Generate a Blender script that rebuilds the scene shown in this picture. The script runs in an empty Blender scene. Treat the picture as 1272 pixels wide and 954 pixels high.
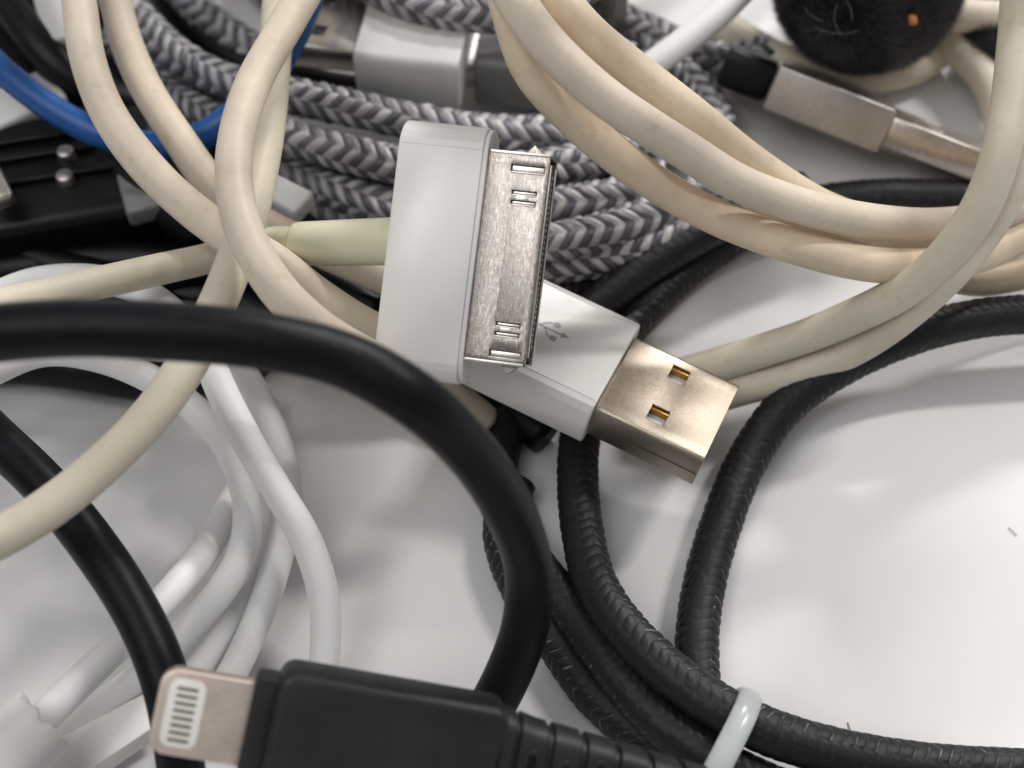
import bpy, bmesh, math, random
from mathutils import Vector, Matrix
import numpy as np
random.seed(7); rng = np.random.default_rng(7)
S = 0.001                                   # authored in millimetres, built in metres
scene = bpy.context.scene

# ---------------------------------------------------------------- camera
TH = math.radians(32); D0 = 166.0; F = 1660.0
CAM = np.array([0, -D0*math.sin(TH), D0*math.cos(TH)])
cd = bpy.data.cameras.new('camera'); cam = bpy.data.objects.new('camera', cd)
scene.collection.objects.link(cam)
cam.location = Vector(CAM)*S; cam.rotation_euler = (TH, 0, 0)
cd.sensor_width = 36; cd.lens = 36*F/1272
cd.clip_start = 0.005; cd.clip_end = 50
cd.dof.use_dof = True; cd.dof.focus_distance = 0.142
cd.dof.aperture_fstop = cd.lens/2.3; cd.dof.aperture_blades = 0
scene.camera = cam
RC = np.array([[1,0,0],[0,math.cos(TH),math.sin(TH)],[0,-math.sin(TH),math.cos(TH)]])
def at(px, py, z):
    """point in mm at height z seen at a pixel of the 1272x954 photograph"""
    d = RC.T @ np.array([(px-636)/F, (477-py)/F, -1.0])
    return CAM + (z-CAM[2])/d[2]*d

# ---------------------------------------------------------------- world and lamps
w = bpy.data.worlds.new('World'); scene.world = w; w.use_nodes = True
w.node_tree.nodes['Background'].inputs[0].default_value = (1.0, 0.98, 0.985, 1)
w.node_tree.nodes['Background'].inputs[1].default_value = 0.28
def lamp(name, direction, dist, sx, sy, power, col, spin=None):
    l = bpy.data.lights.new(name, 'AREA'); l.shape = 'RECTANGLE'; l.size = sx; l.size_y = sy
    l.energy = power; l.color = col
    o = bpy.data.objects.new(name, l); scene.collection.objects.link(o)
    d = Vector(direction).normalized(); o.location = d*dist
    X = (Vector(spin)-d*d.dot(Vector(spin))).normalized() if spin else d.orthogonal().normalized()
    o.rotation_euler = Matrix((X, d.cross(X), d)).transposed().to_euler()
    return o
lamp('strip_lamp', (0.62, 0.45, 0.85), 1.3, 0.26, 0.05, 6.6, (1.0, 0.975, 0.955), (1, 0.4, 0.3))
lamp('strip_lamp', (0.34, 0.86, 0.66), 1.4, 0.30, 0.07, 11.0, (1.0, 0.975, 0.955), (1, 0, 0))
lamp('strip_lamp', (-0.46, -0.34, 0.86), 1.5, 0.42, 0.12, 1.25, (1.0, 0.985, 0.98), (1, 0.9, 0))  # added strip behind the camera, gives the dock plug's metal its reflections
lamp('overhead_fill', (-0.38, -0.12, 1.0), 1.8, 1.2, 1.2, 10.0, (1.0, 0.985, 0.975))  # soft overhead fill added, set to the left to even out the table
scene.view_settings.view_transform = 'Standard'; scene.view_settings.look = 'None'
scene.view_settings.exposure = -0.03; scene.view_settings.gamma = 1
scene.render.engine = 'CYCLES'

# ---------------------------------------------------------------- materials
def nodes(name):
    m = bpy.data.materials.new(name); m.use_nodes = True
    nt = m.node_tree; return m, nt, nt.nodes['Principled BSDF']
def N(nt, t, **k):
    n = nt.nodes.new(t)
    for a, v in k.items():
        if a in n.inputs.keys(): n.inputs[a].default_value = v
        else: setattr(n, a, v)
    return n
def noise(nt, scale, detail=4, rough=.6, coord='Object', stretch=None):
    tc = nt.nodes.new('ShaderNodeTexCoord'); src = tc.outputs[coord]
    mp = nt.nodes.new('ShaderNodeMapping'); nt.links.new(src, mp.inputs[0])
    mp.inputs['Scale'].default_value = stretch or (1, 1, 1)
    n = N(nt, 'ShaderNodeTexNoise'); n.inputs['Scale'].default_value = scale*1000 if coord == 'Object' else scale
    n.inputs['Detail'].default_value = detail; n.inputs['Roughness'].default_value = rough
    nt.links.new(mp.outputs[0], n.inputs['Vector']); return n.outputs[0]
def ramp(nt, fac, stops):
    r = nt.nodes.new('ShaderNodeValToRGB'); e = r.color_ramp.elements
    while len(e) < len(stops): e.new(.5)
    for i, (p, c) in enumerate(stops):
        e[i].position = p; e[i].color = (*c, 1) if len(c) == 3 else c
    nt.links.new(fac, r.inputs[0]); return r.outputs[0]
def mix(nt, f, a, b, typ='MIX'):
    n = nt.nodes.new('ShaderNodeMixRGB'); n.blend_type = typ
    for i, v in enumerate((f, a, b)):
        if isinstance(v, (int, float)): n.inputs[i].default_value = v
        elif isinstance(v, tuple): n.inputs[i].default_value = (*v, 1)
        else: nt.links.new(v, n.inputs[i])
    return n.outputs[0]
def g(v): return (v, v, v)
def bump(nt, h, dist, strength, b, prev=None):
    n = nt.nodes.new('ShaderNodeBump'); n.inputs['Distance'].default_value = dist*S
    n.inputs['Strength'].default_value = strength; nt.links.new(h, n.inputs['Height'])
    if prev: nt.links.new(prev, n.inputs['Normal'])
    nt.links.new(n.outputs[0], b.inputs['Normal']); return n.outputs[0]

def m_plastic(name, col, rough=.3, var=.06, bscale=3, bstr=.15, sss=0.0, dirt=None, coat=0, spec=.5):
    m, nt, b = nodes(name)
    n = noise(nt, .12, 5); c = mix(nt, ramp(nt, n, [(.35, g(0)), (.7, g(1))]), tuple(x*(1-var) for x in col), tuple(min(1, x*(1+var*.5)) for x in col))
    if dirt:
        d = noise(nt, .35, 8, .7); f = ramp(nt, d, [(.57, g(0)), (.74, g(.5))])
        c = mix(nt, f, c, dirt)
        d2 = noise(nt, 1.6, 4, .7); f2 = ramp(nt, d2, [(.70, g(0)), (.76, g(.55))])
        c = mix(nt, f2, c, tuple(x*.45 for x in dirt))
    nt.links.new(c, b.inputs['Base Color'])
    r = noise(nt, .9, 5); rr = nt.nodes.new('ShaderNodeMapRange'); nt.links.new(r, rr.inputs[0])
    rr.inputs[3].default_value = rough*.75; rr.inputs[4].default_value = rough*1.25
    nt.links.new(rr.outputs[0], b.inputs['Roughness'])
    bump(nt, noise(nt, bscale, 5), .04, bstr, b)
    if sss:
        b.inputs['Subsurface Weight'].default_value = sss; b.inputs['Subsurface Radius'].default_value = (1.0, .7, .45)
        b.inputs['Subsurface Scale'].default_value = .9*S
    b.inputs['Coat Weight'].default_value = coat
    b.inputs['Specular IOR Level'].default_value = spec
    return m
def m_metal(name, dark, light, rough=.35, grain=3.0, stretch=None, bstr=.35, wear=None):
    m, nt, b = nodes(name)
    n = noise(nt, grain, 8, .75, stretch=stretch)
    c = ramp(nt, n, [(.3, dark), (.68, light)])
    big = noise(nt, .25, 4); c = mix(nt, ramp(nt, big, [(.4, g(0)), (.65, g(.5))]), c, tuple(x*.62 for x in light))
    if wear:
        s = noise(nt, 1.5, 6, .7, stretch=(9, .9, 1)); c = mix(nt, ramp(nt, s, [(.56, g(0)), (.63, g(.7))]), c, wear)
        s2 = noise(nt, 1.5, 6, .7, stretch=(.8, 8, 1)); c = mix(nt, ramp(nt, s2, [(.60, g(0)), (.66, g(.6))]), c, wear)
    nt.links.new(c, b.inputs['Base Color']); b.inputs['Metallic'].default_value = 1
    r = nt.nodes.new('ShaderNodeMapRange'); nt.links.new(n, r.inputs[0]); r.inputs[3].default_value = rough*.7; r.inputs[4].default_value = rough*1.4
    nt.links.new(r.outputs[0], b.inputs['Roughness'])
    bump(nt, n, .03, bstr, b); return m

CREAM = m_plastic('cream_rubber', (.72, .63, .515), .5, .12, 4, .22, .15, dirt=(.50, .38, .24), spec=.35)
CREAM_W = m_plastic('cream_rubber_warm', (.77, .65, .49), .5, .16, 4, .22, .15, dirt=(.52, .33, .16), spec=.35)
CREAM_G = m_plastic('cream_rubber_grey', (.66, .60, .485), .5, .08, 4, .2, .12, dirt=(.42, .35, .25), spec=.35)
RELIEF = m_plastic('yellowed_relief', (.74, .73, .56), .3, .08, 2, .1, .2)
WHITE = m_plastic('white_gloss_plastic', (.82, .805, .78), .2, .02, 6, .04, .12)
WHITE_C = m_plastic('white_rubber', (.84, .84, .835), .5, .03, 4, .12, .15, spec=.35)
WHITE_P = m_plastic('white_matt_plastic', (.78, .755, .75), .4, .04, 2, .15, .1)
BLACKR = m_plastic('black_rubber', (.005, .0055, .008), .42, .3, 2.2, .22, spec=.16, dirt=(.022, .022, .025))
BLACKM = m_plastic('black_matt_plastic', (.016, .016, .018), .45, .4, 5, .5, spec=.4)
BLACKD = m_plastic('black_clutter_plastic', (.004, .004, .005), .42, .3, 2, .2, spec=.25)
BLUE = m_plastic('blue_rubber', (.004, .085, .32), .4, .2, 3, .15)
GREYP = m_plastic('grey_plastic', (.66, .665, .65), .38, .05, 3, .15)
GREYD = m_plastic('dark_grey_plastic', (.20, .20, .20), .4, .1, 3, .2)
INK = m_plastic('grey_print', (.34, .34, .33), .4, .05)
NICKEL = m_metal('frosted_nickel', (.22, .18, .14), (.66, .58, .48), .36, 6.0, bstr=1.0)
NICKELB = m_metal('bright_nickel', (.60, .55, .47), (.86, .80, .71), .28, 4.0, bstr=.3)
WORN = m_metal('worn_steel', (.12, .10, .09), (.56, .51, .47), .31, 1.3, bstr=.4, wear=(.95, .92, .87), stretch=(3.5, .8, 1))
WORNB = m_metal('worn_steel_edge', (.60, .56, .50), (.96, .92, .87), .30, 3, bstr=.3)
ROSE = m_metal('rose_tinted_metal', (.80, .66, .56), (.95, .84, .75), .45, 2.5, bstr=.2)
SILVER = m_metal('soft_silver', (.50, .43, .38), (.80, .73, .68), .3, 2.5, bstr=.2)
ALU = m_metal('brushed_aluminium', (.44, .40, .39), (.60, .56, .54), .38, 3, bstr=.15)
GOLD = m_metal('contact_gold', (.40, .19, .05), (.62, .34, .11), .35, 2)
PIN = m_plastic('grey_contact', (.20, .18, .14), .35, .1)
DARKSLOT = m_plastic('slot_interior', (.05, .042, .036), .6, .1)
YARN_L = m_plastic('light_grey_yarn', (.50, .49, .505), .3, .15, 9, .8)
YARN_D = m_plastic('dark_grey_yarn', (.12, .12, .145), .34, .25, 9, .8)
def vary(m):
    nt = m.node_tree; b = nt.nodes['Principled BSDF']; l = b.inputs['Base Color'].links[0].from_socket
    a = nt.nodes.new('ShaderNodeAttribute'); a.attribute_name = 'thread'
    q = ramp(nt, a.outputs['Fac'], [(0, g(.62)), (1, g(1.25))])
    nt.links.new(mix(nt, 1.0, l, q, 'MULTIPLY'), b.inputs['Base Color'])
vary(YARN_L); vary(YARN_D)
def m_stitch():
    m, nt, b = nodes('black_stitched_leatherette')
    a = nt.nodes.new('ShaderNodeAttribute'); a.attribute_name = 'thread'
    n = noise(nt, 2.0, 6, .7)
    base = ramp(nt, n, [(.35, (.006, .006, .0075)), (.75, (.018, .018, .021))])
    k = nt.nodes.new('ShaderNodeMath'); k.operation = 'MULTIPLY'
    nt.links.new(a.outputs['Fac'], k.inputs[0]); nt.links.new(ramp(nt, noise(nt, 1.1, 5), [(.44, g(0)), (.62, g(1))]), k.inputs[1])
    c = mix(nt, k.outputs[0], base, (.30, .30, .305)); c = mix(nt, ramp(nt, noise(nt, 5, 3, .6), [(.70, g(0)), (.74, g(.8))]), c, (.16, .16, .165)); nt.links.new(c, b.inputs['Base Color'])
    b.inputs['Roughness'].default_value = .5; b.inputs['Specular IOR Level'].default_value = .35; bump(nt, n, .05, .6, b); return m
STITCH = m_stitch()
def m_clear():
    m, nt, b = nodes('milky_clear_plastic')
    b.inputs['Base Color'].default_value = (.80, .85, .85, 1); b.inputs['Roughness'].default_value = .22
    b.inputs['Transmission Weight'].default_value = .45; b.inputs['IOR'].default_value = 1.4
    return m
CLEAR = m_clear()
def m_table():
    m, nt, b = nodes('white_table_laminate')
    c = ramp(nt, noise(nt, .02, 4), [(.3, (.71, .705, .705)), (.7, (.745, .742, .738))])
    s = noise(nt, .45, 6, .7); c = mix(nt, ramp(nt, s, [(.765, g(0)), (.79, g(.5))]), c, (.34, .31, .29))
    s3 = noise(nt, .05, 3, .5, stretch=(1, 1.3, 1)); c = mix(nt, ramp(nt, s3, [(.71, g(0)), (.80, g(.25))]), c, (.80, .74, .55))
    nt.links.new(c, b.inputs['Base Color'])
    r = nt.nodes.new('ShaderNodeMapRange'); nt.links.new(noise(nt, .06, 6), r.inputs[0]); r.inputs[3].default_value = .40; r.inputs[4].default_value = .55
    nt.links.new(r.outputs[0], b.inputs['Roughness'])
    bump(nt, noise(nt, 1.2, 6), .02, .15, b); return m
TABLE = m_table()
def m_fur():
    m, nt, b = nodes('black_fur')
    n = noise(nt, .3, 4); nt.links.new(ramp(nt, n, [(.3, (.008, .008, .010)), (.8, (.055, .055, .066))]), b.inputs['Base Color'])
    b.inputs['Roughness'].default_value = .5; return m
FUR = m_fur()
LINT = m_plastic('pale_lint', (.45, .43, .40), .6, .2)
RUST = m_plastic('orange_fleck', (.45, .15, .05), .7, .3)

# ---------------------------------------------------------------- builders
COL = scene.collection
def mesh_obj(name, verts, faces, mats, parent=None, smooth=True, idx=None, sharp=None):
    me = bpy.data.meshes.new(name)
    me.from_pydata([tuple(float(c)*S for c in v) for v in verts], [], [list(map(int, f)) for f in faces])
    for m in (mats if isinstance(mats, (list, tuple)) else [mats]): me.materials.append(m)
    if idx is not None: me.polygons.foreach_set('material_index', np.array(idx, dtype=np.int32))
    me.polygons.foreach_set('use_smooth', [smooth]*len(me.polygons)); me.update()
    if sharp:
        me.set_sharp_from_angle(angle=math.radians(sharp))
    o = bpy.data.objects.new(name, me); COL.objects.link(o)
    if parent: o.parent = parent
    return o
def tag(o, label, cat, group=None, kind=None):
    if label: o['label'] = label
    if cat: o['category'] = cat
    if group: o['group'] = group
    if kind: o['kind'] = kind
    return o
def frame(loc, X, Y=None, Zhint=(0, 0, 1)):
    X = Vector(X).normalized()
    if Y is None: Y = Vector(Zhint).cross(X).normalized()
    else: Y = (Vector(Y) - Vector(Y).dot(X)*X).normalized()
    Z = X.cross(Y); M = Matrix((X, Y, Z)).transposed().to_4x4(); M.translation = Vector(loc)*S
    return M
def thing(name, M, label, cat, group=None):
    o = bpy.data.objects.new(name, None); COL.objects.link(o); o.matrix_world = M
    o.empty_display_size = .005
    return tag(o, label, cat, group)
def spline(pts, step=.8):
    P = np.array(pts, float); P = np.vstack([2*P[0]-P[1], P, 2*P[-1]-P[-2]]); out = []
    for i in range(1, len(P)-2):
        a, b, c, d = P[i-1:i+3]; n = max(2, int(np.linalg.norm(c-b)/.5))
        # centripetal Catmull-Rom
        t = [0]
        for u, v in ((a, b), (b, c), (c, d)): t.append(t[-1]+max(np.linalg.norm(v-u), 1e-6)**.5)
        for tt in np.linspace(t[1], t[2], n, endpoint=False):
            A1 = (t[1]-tt)/(t[1]-t[0])*a+(tt-t[0])/(t[1]-t[0])*b
            A2 = (t[2]-tt)/(t[2]-t[1])*b+(tt-t[1])/(t[2]-t[1])*c
            A3 = (t[3]-tt)/(t[3]-t[2])*c+(tt-t[2])/(t[3]-t[2])*d
            B1 = (t[2]-tt)/(t[2]-t[0])*A1+(tt-t[0])/(t[2]-t[0])*A2
            B2 = (t[3]-tt)/(t[3]-t[1])*A2+(tt-t[1])/(t[3]-t[1])*A3
            out.append((t[2]-tt)/(t[2]-t[1])*B1+(tt-t[1])/(t[2]-t[1])*B2)
    out.append(P[-2]); out = np.array(out)
    for _ in range(6): out[1:-1] = (out[:-2]+2*out[1:-1]+out[2:])/4
    L = np.r_[0, np.cumsum(np.linalg.norm(np.diff(out, axis=0), axis=1))]
    n = max(2, int(L[-1]/step)+1); s = np.linspace(0, L[-1], n)
    return np.stack([np.interp(s, L, out[:, k]) for k in range(3)], 1), s
def frames(C, twist=0.0):
    T = np.gradient(C, axis=0); T /= np.linalg.norm(T, axis=1)[:, None]
    up = np.array([0, 0, 1.]); N1 = np.zeros_like(C)
    n = up-T[0]*T[0].dot(up); n /= np.linalg.norm(n)
    for i in range(len(C)):
        n = n-T[i]*T[i].dot(n); n /= np.linalg.norm(n); N1[i] = n
    return T, N1, np.cross(T, N1)
def px(pts, e0=True, e1=True):
    """photo pixels with heights -> world points; ends outside the frame run on a little further"""
    P = [at(*p) for p in pts]
    def out(p): return p[0] < 0 or p[0] > 1272 or p[1] < 0 or p[1] > 954
    def more(a, b):
        d = a-b; d[2] = 0; return a+d/np.linalg.norm(d)*32
    if e0 and out(pts[0]): P.insert(0, more(P[0], P[1]))
    if e1 and out(pts[-1]): P.append(more(P[-1], P[-2]))
    return P
def sweep(name, pts, r, mat, parent=None, seg=28, step=.7, wob=.012, world=False):
    """smooth round cable; pts are photo pixels with a height"""
    C, s = spline(pts if world else px(pts), step); T, A, B = frames(C)
    n = len(C); th = np.linspace(0, 2*math.pi, seg, endpoint=False)
    ph = rng.random(4)*6
    rr = r*(1+wob*np.sin(s[:, None]*.35+ph[0])*np.cos(th[None]*2+ph[1])+wob*.6*np.sin(s[:, None]*.11+ph[2])+0*th[None])
    V = C[:, None]+rr[..., None]*(np.cos(th)[None, :, None]*A[:, None]+np.sin(th)[None, :, None]*B[:, None])
    o0 = V[0].mean(0) if parent is None else np.zeros(3)
    V = V.reshape(-1, 3)-o0
    i = np.arange(n-1)[:, None]*seg; j = np.arange(seg)[None]; jn = (j+1) % seg
    Fc = np.stack([i+j, i+jn, i+seg+jn, i+seg+j], -1).reshape(-1, 4).tolist()
    Fc += [list(range(seg))[::-1], list(range((n-1)*seg, n*seg))]
    o = mesh_obj(name, V, Fc, mat, parent); o.location = Vector(o0)*S
    return o
def cell_tube(name, pts, r, mats, parent, cols, pitch, m, slope, hfun, idxfun, thread=None, twist=0.0, flat=1.0):
    """cable whose skin is woven / stitched geometry in zigzag rows"""
    C, s = spline(px(pts), .4); L = s[-1]
    rows = int(L/pitch); seg = cols*m; nr = rows*m+1
    T, A, B = frames(C)
    i = np.arange(nr)[:, None]; j = np.arange(seg)[None]
    a = (j % m)/m; k = j//m; tri = np.where(k % 2 == 0, a, 1-a); b = (i % m)/m
    sv = np.clip(pitch*(i/m)-slope*pitch*tri*(1+.18*np.sin(i*.031+k*2.))+.16*pitch*np.sin(i*.09+k*1.3), 0, L)
    th = 2*math.pi*(j/seg)+twist*sv
    R = r+hfun(a+0*i, b+0*j, k, i//m)
    def ip(Q): return np.stack([np.interp(sv, s, Q[:, q]) for q in range(3)], -1)
    V = ip(C)+R[..., None]*(np.cos(th)[..., None]*ip(A)*flat+np.sin(th)[..., None]*ip(B))
    ii = np.arange(nr-1)[:, None]*seg; jj = np.arange(seg)[None]; jn = (jj+1) % seg
    Fc = np.stack([ii+jj, ii+jn, ii+seg+jn, ii+seg+jj], -1).reshape(-1, 4)
    fi = np.repeat(np.arange(nr-1), seg); fj = np.tile(np.arange(seg), nr-1)
    idx = idxfun(fi//m, fj//m)
    o = mesh_obj(name, V.reshape(-1, 3), Fc.tolist(), mats, parent, idx=idx)
    if thread is not None:
        at_ = o.data.attributes.new('thread', 'FLOAT', 'POINT')
        at_.data.foreach_set('value', thread(a+0*i, b+0*j, k+0*i, i//m+0*j).astype(np.float32).ravel())
    return o
def braid(pts, parent, r=2.2):
    def h(a, b, k, row): return .36*(1-np.abs(2*a-1)**3)*(1-np.abs(2*b-1)**3)+.09*np.sin(row*2.3+k*1.7)
    return cell_tube('cable_loop', pts, r, [YARN_L, YARN_D], parent, 6, 1.2, 6, 1.3, h, lambda i, j: (i+np.isin(j, (2, 5))) % 2, thread=lambda a, b, k, row: (np.sin(row*12.9+k*78.2)*43758.5) % 1, twist=.05)
def stitch(pts, parent, r=2.35):
    def h(a, b, k, row):
        on = np.where(k % 5 < 3, 1, .25)
        c = .09*(1-np.abs(2*b-1)**2.5)*on*(1-.45*np.abs(2*a-1)**3)
        return c+.02*np.sin(row*1.9+k*2.1)-.035*np.where((b < .01), 1, 0)*on
    def t(a, b, k, row): return np.where((b < .01) & (k % 5 < 2), 1.0, 0.0)*((np.sin(row*3.7+k*9.1)*437.5) % 1)
    return cell_tube('cable_loop', pts, r, [STITCH], parent, 10, 1.25, 9, .5, h, lambda i, j: i*0, t, twist=.012)

def extrude(name, prof, x0, x1, mat, parent, bev=.3, sharp=35, steps=1, taper=None):
    """profile in (y,z) swept along local X, ends closed with a small bevel"""
    P = np.array(prof, float); c = P.mean(0); n = len(P); rings = []
    def ring(x, inset, sc=1.0):
        d = P-c; l = np.linalg.norm(d, axis=1)[:, None]; Q = c+d*(1-inset/l)*sc
        return np.column_stack([np.full(n, x), Q])
    sg = 1 if x1 > x0 else -1
    rings += [ring(x0, bev), ring(x0+sg*bev*.3, bev*.3), ring(x0+sg*bev, 0)]
    for q in range(1, steps): rings.append(ring(x0+(x1-x0)*q/steps, 0, taper(q/steps) if taper else 1))
    rings += [ring(x1-sg*bev, 0), ring(x1-sg*bev*.3, bev*.3), ring(x1, bev)]
    V = np.vstack(rings); Fc = []
    for q in range(len(rings)-1):
        for i in range(n):
            a, b = q*n+i, q*n+(i+1) % n; Fc.append([a, b, b+n, a+n] if sg > 0 else [b, a, a+n, b+n])
    last = (len(rings)-1)*n
    Fc.append(list(range(n))[::-1] if sg > 0 else list(range(n))); Fc.append([last+i for i in range(n)] if sg > 0 else [last+i for i in range(n)][::-1])
    o = mesh_obj(name, V, Fc, mat, parent, sharp=sharp)
    bm = bmesh.new(); bm.from_mesh(o.data); bmesh.ops.recalc_face_normals(bm, faces=bm.faces); bm.to_mesh(o.data); bm.free()
    return o
def rrect(hy, hz, r, n=5):
    out = []
    for cy, cz, a0 in ((hy-r, hz-r, 0), (-hy+r, hz-r, 90), (-hy+r, -hz+r, 180), (hy-r, -hz+r, 270)):
        for i in range(n+1):
            a = math.radians(a0+90*i/n); out.append((cy+r*math.cos(a), cz+r*math.sin(a)))
    return out
def box(name, c, h, mat, parent, r=.1, label=None):
    """rounded box centre c half-size h (all edges bevelled)"""
    bm = bmesh.new(); bmesh.ops.create_cube(bm, size=2)
    for v in bm.verts: v.co = Vector((v.co.x*h[0], v.co.y*h[1], v.co.z*h[2]))
    if r: bmesh.ops.bevel(bm, geom=bm.edges[:], offset=r, segments=3, affect='EDGES', profile=.5)
    for v in bm.verts: v.co = (v.co+Vector(c))*S
    me = bpy.data.meshes.new(name); bm.to_mesh(me); bm.free(); me.materials.append(mat)
    for p in me.polygons: p.use_smooth = True
    me.set_sharp_from_angle(angle=math.radians(40))
    o = bpy.data.objects.new(name, me); COL.objects.link(o)
    if parent: o.parent = parent
    if label: o['label'] = label
    return o
def plate(name, x0, x1, y0, y1, z, holes, mat, parent, thick=.3, wrap=None, sink=None):
    """sheet at height z with rectangular holes; wrap adds folded side walls (profile list from each long edge)"""
    xs = sorted({x0, x1, *[h[0] for h in holes], *[h[1] for h in holes]}); ys = sorted({y0, y1, *[h[2] for h in holes], *[h[3] for h in holes]})
    V, Fc, ix = [], [], {}
    def v(p):
        k = tuple(round(c, 4) for c in p)
        if k not in ix: ix[k] = len(V); V.append(p)
        return ix[k]
    for i in range(len(xs)-1):
        for j in range(len(ys)-1):
            cx, cy = (xs[i]+xs[i+1])/2, (ys[j]+ys[j+1])/2
            if any(h[0] < cx < h[1] and h[2] < cy < h[3] for h in holes): continue
            Fc.append([v((xs[i], ys[j], z)), v((xs[i+1], ys[j], z)), v((xs[i+1], ys[j+1], z)), v((xs[i], ys[j+1], z))])
    if wrap:
        for prof in wrap:
            for (ya, za), (yb, zb) in zip(prof[:-1], prof[1:]):
                for i in range(len(xs)-1):
                    Fc.append([v((xs[i], ya, za)), v((xs[i+1], ya, za)), v((xs[i+1], yb, zb)), v((xs[i], yb, zb))])
    o = mesh_obj(name, V, Fc, mat, parent)
    bm = bmesh.new(); bm.from_mesh(o.data); bmesh.ops.remove_doubles(bm, verts=bm.verts, dist=1e-6)
    bmesh.ops.recalc_face_normals(bm, faces=bm.faces)
    top = max(bm.faces, key=lambda f: f.calc_center_median().z)
    if top.normal.z < 0: bmesh.ops.reverse_faces(bm, faces=bm.faces)
    bm.to_mesh(o.data); bm.free()
    md = o.modifiers.new('wall', 'SOLIDIFY'); md.thickness = thick*S; md.offset = -1
    bv = o.modifiers.new('edge', 'BEVEL'); bv.width = .07*S; bv.segments = 2; bv.limit_method = 'ANGLE'; bv.angle_limit = math.radians(50)
    o.data.set_sharp_from_angle(angle=math.radians(50))
    return o

# ---------------------------------------------------------------- the table
tb = box('table_top', (0, 60, -9), (480, 400, 9), TABLE, None, r=1.0); tb['kind'] = 'structure'

# ---------------------------------------------------------------- dock connector plug with its cable
MD = frame((-3.52, -2.73, 29.6), (.972, -.205, .085), (.130, .815, .565))
dock = thing('dock_connector_cable', MD, 'wide flat glossy white plug with scratched metal tip lying across the white USB plug', 'cable')
iv = MD.inverted()
def toL(M, p): return tuple((M.inverted() @ (Vector(p)*S))/S)
# housing: stadium profile in (Y,Z) with a faint crease, swept along X
prof = []
for i in range(13):
    a = math.radians(90-180*i/12); prof.append((10.6+2.7*math.cos(a), 2.95*math.sin(a)))
for i in range(13):
    a = math.radians(-90-180*i/12); prof.append((-10.9+2.7*math.cos(a), 2.95*math.sin(a)))
extrude('plug_housing', prof, -.2, -9.1, WHITE, dock, bev=.22, sharp=14)
box('highlight_ridge', (-4.65, 10.62, 2.95), (4.2, .045, .025), WHITE, dock, .015)  # thin ridge added so the housing crease shows a bright line
prof2 = [(y*.985, z*.93) for y, z in prof]
extrude('front_lip', prof2, -.18, .28, WHITE_P, dock, bev=.05)
holes = [(2.8, 6.3, 8.85, 9.55), (3.2, 5.75, 6.55, 6.95), (3.2, 5.75, 5.55, 5.95), (3.2, 5.75, -6.95, -6.55), (3.2, 5.75, -7.95, -7.55), (2.9, 6.2, -10.15, -9.45)]
wy = 10.85
wrap = [[(wy-.35, 2.3), (wy-.1, 2.22), (wy, 2.0), (wy, -2.0), (wy-.3, -2.3)], [(-wy+.35, 2.3), (-wy+.1, 2.22), (-wy, 2.0), (-wy, -2.0), (-wy+.3, -2.3)]]
plate('metal_shell', .28, 6.75, -wy+.35, wy-.35, 2.3, holes, WORN, dock, thick=.28, wrap=wrap)
box('shell_back', (3.5, 0, -2.2), (3.2, 10.5, .14), WORN, dock, .05)
box('slot_core', (3.2, 0, 0), (2.85, 10.3, 1.75), DARKSLOT, dock, .1)
for (a, b, c, d) in holes:      # pressed slots: bright rounded floor with raised rim on the lower side
    cy = (c+d)/2; box('pressed_slot', ((a+b)/2, cy, 1.93), ((b-a)/2-.06, (d-c)/2-.03, .16), WORNB, dock, .1)
    box('slot_rim', ((a+b)/2, c-.06, 2.32), ((b-a)/2, .085, .07), WORNB, dock, .05)
for cy in (6.25, -7.25): box('latch_window', (4.3, cy, 2.3), (.62, .26, .05), WORNB, dock, .03)
box('edge_strip', (3.6, 10.72, 2.24), (3.15, .16, .14), WORNB, dock, .06)
box('edge_strip', (3.4, -10.72, 2.24), (3.15, .17, .14), WORNB, dock, .06)
# spring latches at both ends
for s in (1, -1):
    V = [(3.9, s*10.8, .9), (5.9, s*10.8, .9), (4.7, s*11.85, .9), (3.9, s*10.8, -.9), (5.9, s*10.8, -.9), (4.7, s*11.85, -.9)]
    lt = mesh_obj('spring_latch', V, [[0, 1, 2], [3, 5, 4], [0, 2, 5, 3], [2, 1, 4, 5], [0, 3, 4, 1]], WORN, dock, smooth=False)
# opening edge with black insulator and rows of contacts
box('front_frame', (6.72, 0, 1.55), (.16, 9.9, .16), WORNB, dock, .05)
box('front_insulator', (6.55, 0, .35), (.22, 9.2, .95), BLACKM, dock, .05)
box('front_frame', (6.72, 0, -1.6), (.16, 9.9, .2), WORNB, dock, .05)
cm = None
for i in range(30):
    if cm is None: o = box('contact', (0, 0, 0), (.07, .13, .16), NICKELB, dock, .02); cm = o.data
    else: o = bpy.data.objects.new('contact', cm); COL.objects.link(o); o.parent = dock
    o.location = (6.84*S, (-8.7+17.4*i/29)*S, .55*S)
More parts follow.
